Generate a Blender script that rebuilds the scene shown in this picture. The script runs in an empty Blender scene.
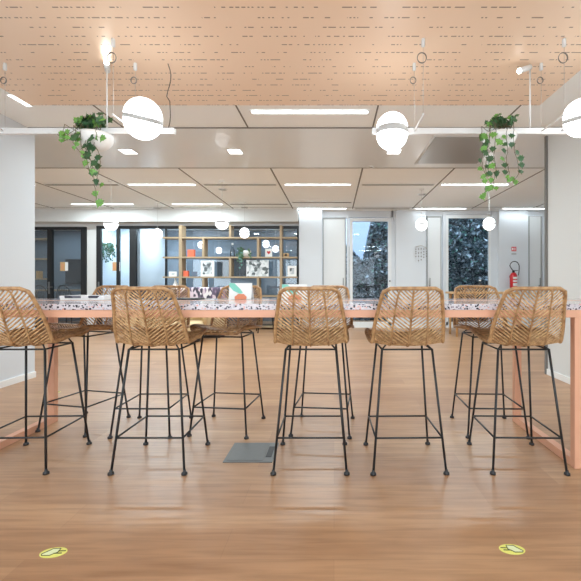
import bpy, math, random
from mathutils import Vector, Matrix, noise
R = random.Random(7)
C = bpy.context.scene.collection
PI = math.pi
F = 395.0; VX = 334.0; VY = 283.0; EYE = 1.12
def X(px, Z): return (px - VX) * Z / F
def H(py, Z): return EYE + (VY - py) * Z / F
CH = 2.93          # ceiling height

# ------------------------------------------------------------------ materials
def lin(c):
    return tuple(((v/255)/12.92 if v/255 <= .04045 else ((v/255+.055)/1.055)**2.4) for v in c)
def mat(name, rgb, rough=.5, metal=0.0, emit=None, estr=0, coat=0, spec=.5, var=0.0, vscale=8, bump=0.0, bscale=80):
    m = bpy.data.materials.new(name); m.use_nodes = True
    nt = m.node_tree; b = nt.nodes['Principled BSDF']
    c = lin(rgb) + (1,)
    b.inputs['Base Color'].default_value = c
    b.inputs['Roughness'].default_value = rough
    b.inputs['Metallic'].default_value = metal
    b.inputs['Specular IOR Level'].default_value = spec
    b.inputs['Coat Weight'].default_value = coat
    if emit:
        b.inputs['Emission Color'].default_value = tuple(emit) + (1,)
        b.inputs['Emission Strength'].default_value = estr
    if var or bump:
        tc = nt.nodes.new('ShaderNodeTexCoord')
        n = nt.nodes.new('ShaderNodeTexNoise'); n.inputs['Scale'].default_value = vscale
        n.inputs['Detail'].default_value = 3
        nt.links.new(tc.outputs['Object'], n.inputs['Vector'])
        if var:
            mx = nt.nodes.new('ShaderNodeMix'); mx.data_type = 'RGBA'
            mx.inputs['A'].default_value = tuple(v*(1-var) for v in c[:3]) + (1,)
            mx.inputs['B'].default_value = tuple(min(1, v*(1+var)) for v in c[:3]) + (1,)
            nt.links.new(n.outputs['Fac'], mx.inputs['Factor'])
            nt.links.new(mx.outputs['Result'], b.inputs['Base Color'])
        if bump:
            n2 = nt.nodes.new('ShaderNodeTexNoise'); n2.inputs['Scale'].default_value = bscale
            nt.links.new(tc.outputs['Object'], n2.inputs['Vector'])
            bp = nt.nodes.new('ShaderNodeBump'); bp.inputs['Strength'].default_value = bump
            nt.links.new(n2.outputs['Fac'], bp.inputs['Height']); nt.links.new(bp.outputs['Normal'], b.inputs['Normal'])
    return m
M = {}
M['wall'] = mat('white_paint', (215,220,225), .6, bump=.03, bscale=120)
M['wallwarm'] = mat('warm_white_paint', (217,218,216), .6, bump=.03)
M['ceil'] = mat('ceiling_tile', (250,255,255), .75, var=.02, vscale=60)
M['seam'] = mat('shadow_gap', (120,118,115), .8)
M['panelgloss'] = mat('satin_metal_ceiling', (238,243,244), .28, var=.03, vscale=1.2, coat=.2)
M['paneldark'] = mat('grey_metal_ceiling', (165,165,162), .28)
M['white'] = mat('white_plastic', (240,240,238), .35)
M['whitemetal'] = mat('white_powder_coat', (228,230,230), .35)
M['blackmetal'] = mat('black_powder_coat', (36,38,40), .42, var=.1, vscale=40)
M['blackframe'] = mat('black_frame', (22,24,26), .45)
M['peachsteel'] = mat('salmon_powder_coat', (222,166,136), .42, var=.03)
M['greysteel'] = mat('brushed_floor_plate', (112,113,113), .38, metal=.5, var=.08, vscale=30)
M['dark'] = mat('dark_plastic', (40,40,42), .5)
M['screen'] = mat('tv_screen', (38,42,48), .2)
M['wood'] = mat('light_oak', (170,148,118), .5, var=.12, vscale=14)
M['oaktan'] = mat('tan_oak', (200,160,110), .5, var=.1, vscale=12)
M['bluewall'] = mat('blue_grey_paint', (104,117,130), .7, var=.04, vscale=2)
M['palewall'] = mat('pale_blue_white_paint', (222,230,238), .6)
M['cord'] = mat('dark_cord', (70,60,55), .6)
M['wire'] = mat('steel_wire', (190,188,184), .4, metal=.3)
M['coil'] = mat('grey_cable', (120,116,112), .5)
M['leafd'] = mat('ivy_leaf_dark', (58,100,62), .42, var=.35, vscale=30)
M['leafl'] = mat('ivy_leaf_light', (112,166,78), .45, var=.25, vscale=30)
M['stem'] = mat('ivy_stem', (96,88,62), .6)
M['red'] = mat('red_enamel', (200,30,40), .3, coat=.4)
M['signred'] = mat('sign_red', (214,60,72), .5)
M['tan'] = mat('tan_fabric', (214,188,146), .85, bump=.2, bscale=300)
M['teal'] = mat('teal_print', (130,208,190), .6)
M['orange'] = mat('orange_print', (226,140,104), .6)
M['orangebox'] = mat('orange_card', (232,112,80), .6)
M['paper'] = mat('white_paper', (238,238,236), .6)
M['ink'] = mat('grey_ink', (90,92,96), .6)
M['yellow'] = mat('yellow_sticker', (226,222,120), .5)
M['yellowpale'] = mat('pale_sticker', (222,228,184), .5)
M['olive'] = mat('dark_olive_print', (84,88,44), .5)
M['ceramic'] = mat('white_ceramic', (236,234,230), .2)
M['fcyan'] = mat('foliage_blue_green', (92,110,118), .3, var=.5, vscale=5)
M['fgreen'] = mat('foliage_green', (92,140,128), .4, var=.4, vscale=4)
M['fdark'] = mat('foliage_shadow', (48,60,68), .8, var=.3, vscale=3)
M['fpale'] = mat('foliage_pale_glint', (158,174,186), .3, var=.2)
M['building'] = mat('pale_render', (150,164,186), .8, var=.03)
M['asphalt'] = mat('paving', (150,150,150), .9, var=.1)
M['lamp'] = mat('opal_glass_lit', (255,255,255), .3, emit=(.98,.99,1), estr=5)
M['lampfar'] = mat('opal_glass_lit_far', (255,255,255), .3, emit=(.98,.99,1), estr=1.8)
M['bandgrey'] = mat('satin_grey_band', (196,198,198), .4)
M['led'] = mat('led_diffuser', (255,255,255), .4, emit=(.95,.98,1), estr=4)
M['spotlens'] = mat('spot_lens', (255,255,255), .3, emit=(1,.96,.88), estr=15)

def glass(name, tint=(1,1,1), extra=.0, ior=1.5):
    m = bpy.data.materials.new(name); m.use_nodes = True; nt = m.node_tree; nt.nodes.clear()
    o = nt.nodes.new('ShaderNodeOutputMaterial'); mx = nt.nodes.new('ShaderNodeMixShader')
    t = nt.nodes.new('ShaderNodeBsdfTransparent'); g = nt.nodes.new('ShaderNodeBsdfGlossy')
    fr = nt.nodes.new('ShaderNodeFresnel'); fr.inputs['IOR'].default_value = ior
    ad = nt.nodes.new('ShaderNodeMath'); ad.inputs[1].default_value = extra
    t.inputs['Color'].default_value = tint + (1,); g.inputs['Roughness'].default_value = .02
    nt.links.new(fr.outputs[0], ad.inputs[0]); nt.links.new(ad.outputs[0], mx.inputs['Fac'])
    nt.links.new(t.outputs[0], mx.inputs[1]); nt.links.new(g.outputs[0], mx.inputs[2])
    nt.links.new(mx.outputs[0], o.inputs['Surface']); return m
M['glass'] = glass('clear_glass', (.93,.96,.98), .02)
M['winglass'] = glass('window_glass', (.80,.85,.89), .01, 1.3)
M['bottle'] = glass('bottle_glass', (.75,.82,.86), .08)

def nodes_math(nt, op, a, b=None, c=None):
    n = nt.nodes.new('ShaderNodeMath'); n.operation = op
    for i, v in enumerate((a, b, c)):
        if v is None: continue
        if isinstance(v, (int, float)): n.inputs[i].default_value = v
        else: nt.links.new(v, n.inputs[i])
    return n.outputs[0]
def ramp(nt, fac, stops, interp='LINEAR'):
    r = nt.nodes.new('ShaderNodeValToRGB'); r.color_ramp.interpolation = interp
    e = r.color_ramp.elements
    while len(e) < len(stops): e.new(.5)
    for el, (p, c) in zip(e, stops): el.position = p; el.color = tuple(c) + (1,)
    nt.links.new(fac, r.inputs['Fac']); return r.outputs['Color']
def mixc(nt, fac, a, b, blend='MIX'):
    n = nt.nodes.new('ShaderNodeMix'); n.data_type = 'RGBA'; n.blend_type = blend
    for k, v in (('Factor', fac), ('A', a), ('B', b)):
        if isinstance(v, (int, float)): n.inputs[k].default_value = v
        elif isinstance(v, tuple): n.inputs[k].default_value = tuple(v) + (1,)
        else: nt.links.new(v, n.inputs[k])
    return n.outputs['Result']
def coords(nt, scale=(1,1,1), loc=(0,0,0)):
    tc = nt.nodes.new('ShaderNodeTexCoord'); mp = nt.nodes.new('ShaderNodeMapping')
    mp.inputs['Scale'].default_value = scale; mp.inputs['Location'].default_value = loc
    nt.links.new(tc.outputs['Object'], mp.inputs['Vector']); return mp.outputs['Vector']

def floor_mat():
    m = mat('oak_plank_floor', (205,168,130), .3); nt = m.node_tree; b = nt.nodes['Principled BSDF']
    br = nt.nodes.new('ShaderNodeTexBrick'); nt.links.new(coords(nt), br.inputs['Vector'])
    br.inputs['Scale'].default_value = 1; br.inputs['Brick Width'].default_value = 1.25
    br.inputs['Row Height'].default_value = .2; br.inputs['Mortar Size'].default_value = .0008
    br.inputs['Color1'].default_value = lin((172,131,97)) + (1,)
    br.inputs['Color2'].default_value = lin((188,148,112)) + (1,)
    br.inputs['Mortar'].default_value = lin((158,120,90)) + (1,)
    br.offset = .37
    n = nt.nodes.new('ShaderNodeTexNoise'); nt.links.new(coords(nt, (1.2, 16, 1)), n.inputs['Vector'])
    n.inputs['Scale'].default_value = 2.2; n.inputs['Detail'].default_value = 6; n.inputs['Distortion'].default_value = .6
    g = ramp(nt, n.outputs['Fac'], [(.28, (.70,.66,.62)), (.55, (1,1,1)), (.75, (1.12,1.12,1.12))])
    n2 = nt.nodes.new('ShaderNodeTexNoise'); nt.links.new(coords(nt, (.8, 5, 1)), n2.inputs['Vector']); n2.inputs['Scale'].default_value = 1.0
    g2 = ramp(nt, n2.outputs['Fac'], [(.35, (.86,.80,.76)), (.65, (1.05,1.05,1.05))])
    c = mixc(nt, .8, br.outputs['Color'], g, 'MULTIPLY'); c = mixc(nt, .8, c, g2, 'MULTIPLY')
    nt.links.new(c, b.inputs['Base Color']); b.inputs['Specular IOR Level'].default_value = .6
    rr = nodes_math(nt, 'MULTIPLY_ADD', n.outputs['Fac'], .05, .33); nt.links.new(rr, b.inputs['Roughness'])
    return m
M['floor'] = floor_mat()

def peach_mat():
    m = mat('peach_perforated_panel', (240,205,178), .38); nt = m.node_tree; b = nt.nodes['Principled BSDF']
    tc = nt.nodes.new('ShaderNodeTexCoord'); sp = nt.nodes.new('ShaderNodeSeparateXYZ'); nt.links.new(tc.outputs['Object'], sp.inputs[0])
    x, y = sp.outputs['X'], sp.outputs['Y']
    ry = nodes_math(nt, 'DIVIDE', y, .1); row = nodes_math(nt, 'FLOOR', ry); fy = nodes_math(nt, 'FRACT', ry)
    line = nodes_math(nt, 'LESS_THAN', nodes_math(nt, 'ABSOLUTE', nodes_math(nt, 'SUBTRACT', fy, .5)), .055)
    cx = nodes_math(nt, 'FLOOR', nodes_math(nt, 'DIVIDE', x, .013))
    def wn(a, bb):
        cb = nt.nodes.new('ShaderNodeCombineXYZ'); nt.links.new(a, cb.inputs[0]); nt.links.new(bb, cb.inputs[1])
        w = nt.nodes.new('ShaderNodeTexWhiteNoise'); w.noise_dimensions = '2D'; nt.links.new(cb.outputs[0], w.inputs['Vector']); return w.outputs['Value']
    dash = nodes_math(nt, 'GREATER_THAN', wn(cx, row), .52)
    gx = nodes_math(nt, 'FLOOR', nodes_math(nt, 'DIVIDE', nodes_math(nt, 'ADD', x, nodes_math(nt, 'MULTIPLY', row, .037)), .075))
    grp = nodes_math(nt, 'GREATER_THAN', wn(gx, row), .34)
    hole = nodes_math(nt, 'MULTIPLY', nodes_math(nt, 'MULTIPLY', line, dash), grp)
    # wider slots every fifth row
    c = mixc(nt, nodes_math(nt, 'MULTIPLY', hole, .75), lin((250,224,198)), lin((110,84,70)))
    nt.links.new(c, b.inputs['Base Color'])
    return m
M['peachpanel'] = peach_mat()

def terrazzo():
    m = mat('terrazzo', (232,224,222), .12); nt = m.node_tree; b = nt.nodes['Principled BSDF']
    col = lin((204,196,201))
    for sc, th, seed in ((46, .36, 0), (80, .36, 5.3), (60, .34, 9.1)):
        v = nt.nodes.new('ShaderNodeTexVoronoi'); v.inputs['Scale'].default_value = sc
        nt.links.new(coords(nt, (1,1,1.3), (seed, seed, 0)), v.inputs['Vector'])
        s = nt.nodes.new('ShaderNodeSeparateColor'); nt.links.new(v.outputs['Color'], s.inputs[0])
        chips = ramp(nt, s.outputs[0], [(0, lin((38,36,44))), (.38, lin((110,96,110))), (.55, lin((214,160,150))), (.75, lin((176,170,180)))], 'CONSTANT')
        mask = nodes_math(nt, 'MULTIPLY', nodes_math(nt, 'LESS_THAN', v.outputs['Distance'], th), nodes_math(nt, 'GREATER_THAN', s.outputs[1], .5))
        col = mixc(nt, mask, col, chips)
    nt.links.new(col, b.inputs['Base Color']); return m
M['terrazzo'] = terrazzo()

def rattan(name, a, b_):
    m = mat(name, a, .45); nt = m.node_tree; b = nt.nodes['Principled BSDF']
    n = nt.nodes.new('ShaderNodeTexNoise'); nt.links.new(coords(nt), n.inputs['Vector']); n.inputs['Scale'].default_value = 35; n.inputs['Detail'].default_value = 4
    c = ramp(nt, n.outputs['Fac'], [(.3, lin(b_)), (.62, lin(a))]); nt.links.new(c, b.inputs['Base Color'])
    bp = nt.nodes.new('ShaderNodeBump'); bp.inputs['Strength'].default_value = .3; nt.links.new(n.outputs['Fac'], bp.inputs['Height']); nt.links.new(bp.outputs['Normal'], b.inputs['Normal'])
    return m
M['rattan'] = rattan('rattan_strand', (214,174,126), (150,106,64))
M['rattanrim'] = rattan('rattan_rim', (186,146,102), (134,94,58))

def pattern(name, cols, scale, stretch=(1,1,1)):
    m = mat(name, (200,200,200), .8); nt = m.node_tree; b = nt.nodes['Principled BSDF']
    v = nt.nodes.new('ShaderNodeTexVoronoi'); v.inputs['Scale'].default_value = scale; nt.links.new(coords(nt, stretch), v.inputs['Vector'])
    s = nt.nodes.new('ShaderNodeSeparateColor'); nt.links.new(v.outputs['Color'], s.inputs[0])
    st = [(i/len(cols), lin(c)) for i, c in enumerate(cols)]
    nt.links.new(ramp(nt, s.outputs[0], st, 'CONSTANT'), b.inputs['Base Color']); return m
M['mauve'] = pattern('mauve_pattern_fabric', [(222,216,218),(140,120,146),(70,66,80),(206,190,200),(96,84,104)], 20, (1,1,.45))
M['photo'] = pattern('black_white_photo', [(225,227,228),(190,196,198),(96,102,104),(216,218,219),(150,156,158)], 15)
M['magprint'] = pattern('cover_print', [(238,238,240),(238,238,240),(120,122,132),(238,238,240),(70,72,84)], 26, (1,.5,1))
M['darkpat'] = pattern('dark_pattern_fabric', [(50,54,60),(80,84,90),(40,42,46)], 20)

# ------------------------------------------------------------------ mesh builder
class MB:
    def __init__(s): s.v = []; s.f = []; s.mi = []; s.sm = []; s.cur = 0
    def add(s, vs, fs, smooth=False):
        o = len(s.v); s.v += [tuple(v) for v in vs]
        for f in fs: s.f.append(tuple(i+o for i in f)); s.mi.append(s.cur); s.sm.append(smooth)
    def box(s, x0, x1, y0, y1, z0, z1, bev=0):
        if bev:
            b = min(bev, (x1-x0)*.45, (y1-y0)*.45, (z1-z0)*.45); vs = []; 
            import bmesh
            bm = bmesh.new(); bmesh.ops.create_cube(bm, size=1)
            for v in bm.verts: v.co = Vector(((x0+x1)/2+v.co.x*(x1-x0), (y0+y1)/2+v.co.y*(y1-y0), (z0+z1)/2+v.co.z*(z1-z0)))
            bmesh.ops.bevel(bm, geom=bm.edges[:], offset=b, segments=2, profile=.5, affect='EDGES')
            bm.verts.ensure_lookup_table()
            s.add([v.co[:] for v in bm.verts], [[v.index for v in f.verts] for f in bm.faces]); bm.free(); return
        s.add([(x0,y0,z0),(x1,y0,z0),(x1,y1,z0),(x0,y1,z0),(x0,y0,z1),(x1,y0,z1),(x1,y1,z1),(x0,y1,z1)],
              [(0,3,2,1),(4,5,6,7),(0,1,5,4),(1,2,6,5),(2,3,7,6),(3,0,4,7)])
    def tube(s, pts, r, n=8, closed=False, cap=True, rr=None):
        pts = [Vector(p) for p in pts]; k = len(pts); vs = []; prev = None
        for i, p in enumerate(pts):
            if closed: d = pts[(i+1) % k] - pts[i-1]
            else: d = pts[min(i+1, k-1)] - pts[max(i-1, 0)]
            d = d.normalized() if d.length > 1e-9 else Vector((0,0,1))
            if prev is None:
                u = d.cross(Vector((0,0,1)));
                if u.length < .05: u = d.cross(Vector((0,1,0)))
            else: u = prev - d*prev.dot(d)
            u.normalize(); prev = u; w = d.cross(u)
            ra = rr[i] if rr else r
            for j in range(n):
                a = 2*PI*j/n; vs.append(p + u*ra*math.cos(a) + w*ra*math.sin(a))
        fs = []
        for i in range(k if closed else k-1):
            for j in range(n):
                a = i*n+j; b = i*n+(j+1) % n; c = ((i+1) % k)*n+(j+1) % n; d = ((i+1) % k)*n+j
                fs.append((a,b,c,d))
        if cap and not closed:
            fs.append(tuple(range(n-1,-1,-1))); fs.append(tuple((k-1)*n+j for j in range(n)))
        s.add(vs, fs, n > 4)
    def rod(s, a, b, r, n=8): s.tube([a, b], r, n)
    def lathe(s, prof, c=(0,0,0), n=32, axis='z', smooth=True):
        vs = []; k = len(prof)
        for (r, h) in prof:
            for j in range(n):
                a = 2*PI*j/n
                if axis == 'z': vs.append((c[0]+r*math.cos(a), c[1]+r*math.sin(a), c[2]+h))
                else: vs.append((c[0]+r*math.cos(a), c[1]+h, c[2]+r*math.sin(a)))
        fs = [(i*n+j, i*n+(j+1) % n, (i+1)*n+(j+1) % n, (i+1)*n+j) for i in range(k-1) for j in range(n)]
        if prof[0][0] > 1e-5: fs.append(tuple(range(n-1,-1,-1)))
        if prof[-1][0] > 1e-5: fs.append(tuple((k-1)*n+j for j in range(n)))
        s.add(vs, fs, smooth)
    def poly(s, pts, nrm_off):   # prism from outline (3d pts) extruded by vector
        n = len(pts); o = Vector(nrm_off)
        vs = [Vector(p) for p in pts] + [Vector(p)+o for p in pts]
        fs = [tuple(range(n-1,-1,-1)), tuple(range(n, 2*n))] + [(i, (i+1) % n, n+(i+1) % n, n+i) for i in range(n)]
        s.add(vs, fs)
    def build(s, name, mats, parent=None, loc=None):
        me = bpy.data.meshes.new(name); me.from_pydata(s.v, [], s.f)
        for m in (mats if isinstance(mats, (list, tuple)) else [mats]): me.materials.append(m if not isinstance(m, str) else M[m])
        me.polygons.foreach_set('material_index', s.mi); me.polygons.foreach_set('use_smooth', s.sm); me.update()
        import bmesh
        bm = bmesh.new(); bm.from_mesh(me); bmesh.ops.recalc_face_normals(bm, faces=bm.faces[:]); bm.to_mesh(me); bm.free()
        o = bpy.data.objects.new(name, me); C.objects.link(o)
        if parent: o.parent = parent
        if loc: o.location = loc
        return o
def tag(o, label=None, cat=None, group=None, kind=None):
    if label: o['label'] = label
    if cat: o['category'] = cat
    if group: o['group'] = group
    if kind: o['kind'] = kind
    return o
def empty(name, loc, rz=0, label=None, cat=None, group=None, kind=None):
    o = bpy.data.objects.new(name, None); C.objects.link(o); o.location = loc; o.rotation_euler = (0,0,rz)
    o.empty_display_size = .05
    return tag(o, label, cat, group, kind)
def copy_tree(o, parent=None):
    c = o.copy(); C.objects.link(c); c.parent = parent
    for ch in list(o.children): copy_tree(ch, c)
    return c
def boxo(name, dims, m, parent=None, bev=0):
    b = MB(); b.box(*dims, bev=bev); return b.build(name, m, parent)
def struct(name, dims, m, parent=None, bev=0):
    o = boxo(name, dims, m, parent, bev); o['kind'] = 'structure'; return o

# ------------------------------------------------------------------ room shell
FY = 9.9     # far wall
struct('floor', (-9.4, 6.2, -4.2, 11.8, -.1, 0), 'floor')
cb = MB(); cb.box(-9.4, 6.2, -4.2, 4.6, CH, CH+.1); cb.box(-9.4, 6.2, 6.2, 10.2, CH, CH+.1); cb.box(-9.4, 6.2, 4.6, 6.2, CH+.06, CH+.16)
cb.build('ceiling', 'ceil')['kind'] = 'structure'
struct('trim_5', (-9.4, 6.2, 4.61, 6.19, CH-.004, CH+.05), 'panelgloss')
dk = struct('trim_6', (1.25, 2.15, 4.88, 5.95, CH-.012, CH-.005), 'paneldark')
g = MB()
for x in (-6.8+.01, -5.35, -3.9, -2.45, -1.0, .45, 1.9, 3.35, 4.8):
    g.box(x-.008, x+.008, -4.1, 4.6, CH-.004, CH+.0); g.box(x-.012, x+.012, 6.2, 9.6, CH-.004, CH)
for y in (4.6, 6.2): g.box(-9.3, 6.1, y-.012, y+.012, CH-.007, CH)
for y in (-2.0, .6): g.box(-9.3, 6.1, y-.008, y+.008, CH-.004, CH)
g.box(-9.3, 6.1, 9.42, 9.44, CH-.004, CH)
g.build('trim_1', 'seam')['kind'] = 'structure'
t = MB(); t.rod((1.23, 4.86, CH-.012), (1.23, 5.97, CH-.012), .012, 6); t.build('trim_2', 'white')['kind'] = 'structure'

# side walls flanking the table zone
struct('wall_left', (-3.95, -3.56, -4.1, 4.70, 0, CH), 'wall')
struct('wall_right', (2.62, 3.0, -4.1, 4.86, 0, CH), 'wallwarm')
struct('baseboard_left', (-3.56, -3.545, -4.1, 4.70, 0, .07), 'white')
struct('baseboard_right', (2.605, 2.62, -4.1, 4.86, 0, .07), 'white')
struct('trim_3', (2.60, 2.622, 4.84, 4.88, 0, CH), 'seam')
struct('wall_far_left', (-9.4, -9.3, -4.1, 11.7, 0, CH), 'wall')
struct('wall_far_right', (5.9, 6.0, -4.1, 9.9, 0, CH), 'wall')
# unseen rear wall behind the viewer, tall openings put in to admit daylight
w = MB(); w.box(-9.4, 6.2, -4.2, -4.1, 0, .3); w.box(-9.4, 6.2, -4.2, -4.1, 2.7, CH)
for x in (-9.3, -5.2, -3.6, -1.2, 1.0, 2.6, 5.8): w.box(x-.15, x+.15, -4.2, -4.1, .3, 2.7)
w.build('wall_rear', 'wall')['kind'] = 'structure'

# bulkhead above the glazed rooms
struct('trim_4', (-9.3, X(298, 9.6), 9.6, 9.9, H(221.5, 9.6), CH), 'wallwarm')
# far wall, left: piers and lintel around glazed rooms
GT = H(227, FY)   # glazing top
w = MB()
w.box(-9.3, -.88, FY, 10.0, GT, CH)
w.box(X(87, FY), X(97, FY), FY, 10.0, 0, GT)
w.build('wall_back_left', 'wallwarm')['kind'] = 'structure'
# meeting rooms behind
w = MB(); w.box(-9.3, -6.1, 11.6, 11.7, 0, CH)
w.box(-4.88, -.7, 11.55, 11.65, 0, CH)
w.build('wall_meeting_back', 'bluewall')['kind'] = 'structure'
w = MB(); w.box(-6.25, -6.18, 10.0, 11.6, 0, CH); w.box(-6.18, -4.98, 11.2, 11.3, 0, CH)
w.box(-.78, -.7, 10.0, 11.55, 0, CH); w.box(-4.98, -4.91, 10.0, 11.55, 0, CH)
w.build('wall_meeting_side', 'palewall')['kind'] = 'structure'
cm = MB(); cm.box(-9.3, -.7, 10.0, 11.65, 2.66, 2.72); cm.build('ceiling_meeting', 'ceil')['kind'] = 'structure'
# roof slab above the meeting rooms
struct('ceiling_roof', (-9.4, -.7, 10.2, 11.7, CH, CH+.1), 'ceil')

# glazing
def glazing(name, xs, y, z1, posts, label_handle=None):
    """xs = (x0,x1), posts = list of (x0,x1)"""
    e = empty(name, ((xs[0]+xs[1])/2, y, 0), kind='structure')
    cx = (xs[0]+xs[1])/2
    f = MB()
    f.box(xs[0]-cx, xs[1]-cx, -.03, .05, z1-.07, z1); f.box(xs[0]-cx, xs[1]-cx, -.03, .05, 0, .08)
    for a, b in posts: f.box(a-cx, b-cx, -.03, .05, .08, z1-.07)
    f.build('frame', 'blackframe', e)
    ps = sorted(posts)
    for (a, b), (c, d) in zip(ps, ps[1:]):
        if c-b > .03: boxo('pane', (b-cx, c-cx, .005, .015, .08, z1-.07), 'glass', e)
    return e, cx
d1, cx1 = glazing('door_1', (-8.1, X(87, FY)-.001), FY, H(227, FY), [(-8.1, -8.0), (X(48, FY), X(52.5, FY)), (X(81.5, FY), X(86.8, FY))])
d2, cx2 = glazing('door_2', (X(97, FY), X(136, FY)), FY, H(226, FY), [(X(97, FY), X(101.5, FY)), (X(117, FY), X(119.6, FY)), (X(130, FY), X(136, FY))])
w3, cx3 = glazing('window_3', (X(136, FY), -.88), FY, H(226, FY), [(X(136, FY)-.0, X(136.4, FY)), (X(165.4, FY), X(166.6, FY)), (-.93, -.88)])
def lever(e, x):
    h = MB(); h.box(x-.02, x+.02, -.045, -.03, .85, 1.15, .004); h.rod((x, -.045, 1.02), (x, -.09, 1.02), .009); h.rod((x, -.09, 1.02), (x+.14, -.09, 1.02), .009)
    h.build('handle', 'greysteel', e)
lever(d1, X(50, FY)-cx1); lever(d2, X(99.5, FY)-cx2)
# glass-door sign stickers: half orange, half white
def doorsign(px, py, e, cx):
    x = X(px, FY); z = H(py, FY); m = MB(); m.box(x-.1-cx, x+.02-cx, -.008, -.0005, z-.11, z+.11); m.cur = 1; m.box(x+.02-cx, x+.09-cx, -.008, -.0005, z-.11, z+.11)
    m.cur = 2
    for k in range(4): m.box(x-.07-cx, x-.02-cx, -.0095, -.008, z-.07+k*.035, z-.055+k*.035)
    m.build('door_sign', ['oaktan', 'paper', 'orange'], e)
doorsign(64.5, 266.5, d1, cx1); doorsign(116.5, 266.5, d2, cx2)

# window wall on the right half
RW = FY
def wallbox(m, px0, px1, pytop, prot=0):
    m.box(X(px0, RW), X(px1, RW), RW-prot, RW+.15, 0, H(pytop, RW))
w = MB()
w.box(X(299, 9.7), X(322, 9.7), 9.7, 10.1, 0, CH)
w.box(X(322, RW)-.05, X(348, RW), RW+.02, RW+.2, H(217.5, RW), CH)
w.box(X(347, RW), X(349, RW), RW, RW+.2, 0, CH)
w.box(X(349, RW), X(393, RW), RW, RW+.2, H(217, RW), CH)
w.box(X(391.5, RW), X(396, RW), RW, RW+.2, 0, CH)
w.box(X(396, 9.8), X(426, 9.8), 9.8, 10.1, 0, CH)
w.box(X(426, RW), X(444, RW), RW+.02, RW+.2, H(216, RW), CH)
w.box(X(443, RW), X(446, RW), RW, RW+.2, 0, CH)
w.box(X(446, RW), X(492, RW), RW, RW+.2, H(214.5, RW), CH)
w.box(X(499, 9.8), X(528, 9.8), 9.8, 10.1, 0, CH)
w.box(X(491, RW), X(500, RW), RW, RW+.2, 0, CH)
w.box(X(528, RW)-.05, 5.95, RW+.02, RW+.2, 2.8, CH)
w.box(X(543, RW), 5.95, RW, RW+.2, 0, CH)
w.build('wall_back_right', 'wall')['kind'] = 'structure'
def paneldoor(name, px0, px1, pyt, kn):
    e = empty(name, ((X(px0, RW)+X(px1, RW))/2, RW+.04, 0), kind='structure'); hw = (X(px1, RW)-X(px0, RW))/2; zt = H(pyt, RW)
    boxo('leaf', (-hw, hw, 0, .05, 0, zt), 'whitemetal', e)
    f = MB(); f.box(-hw, -hw+.03, -.012, 0, 0, zt); f.box(hw-.03, hw, -.012, 0, 0, zt); f.box(-hw+.03, hw-.03, -.012, 0, zt-.03, zt); f.build('frame', 'paneldark', e)
    k = MB(); k.rod((kn*(hw-.07), 0, 1.05), (kn*(hw-.07), -.06, 1.05), .012); k.rod((kn*(hw-.07), -.06, 1.05), (kn*(hw-.07), -.06, 1.25), .009); k.build('handle', 'greysteel', e)
paneldoor('door_3', 322.5, 346, 217.8, 1); paneldoor('door_4', 427, 442, 216.2, -1); paneldoor('door_5', 529, 542.5, 215, 1)
def window(name, px0, px1, pyt, handle):
    x0, x1 = X(px0, RW), X(px1, RW); cx = (x0+x1)/2; zt = H(pyt, RW)
    e = empty(name, (cx, RW+.06, 0), kind='structure'); a, b = x0-cx, x1-cx
    f = MB(); f.box(a, a+.08, -.04, .04, .06, zt); f.box(b-.08, b, -.04, .04, .06, zt); f.box(a+.08, b-.08, -.04, .04, zt-.08, zt); f.box(a, b, -.04, .04, 0, .14)
    f.build('frame', 'whitemetal', e); boxo('pane', (a+.08, b-.08, -.005, .005, .14, zt-.08), 'winglass', e)
    if handle:
        h = MB(); h.lathe([(.02, 0), (.02, -.02), (.012, -.05)], (b-.04, -.04, H(281, RW)), 12, 'y'); h.build('handle', 'greysteel', e)
window('window_1', 349.5, 391.5, 218, True)
window('window_2', 445.5, 492.5, 214.8, False)
b = MB()
for a, c, y in ((299, 322, 9.69), (396, 426, 9.79), (499, 528, 9.79)): b.box(X(a, y+.01), X(c, y+.01), y-.005, y+.01, 0, .08)
b.box(X(87, FY), X(97, FY), FY-.012, FY, 0, .08)
b.build('baseboard_far', 'whitemetal')['kind'] = 'structure'

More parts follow.
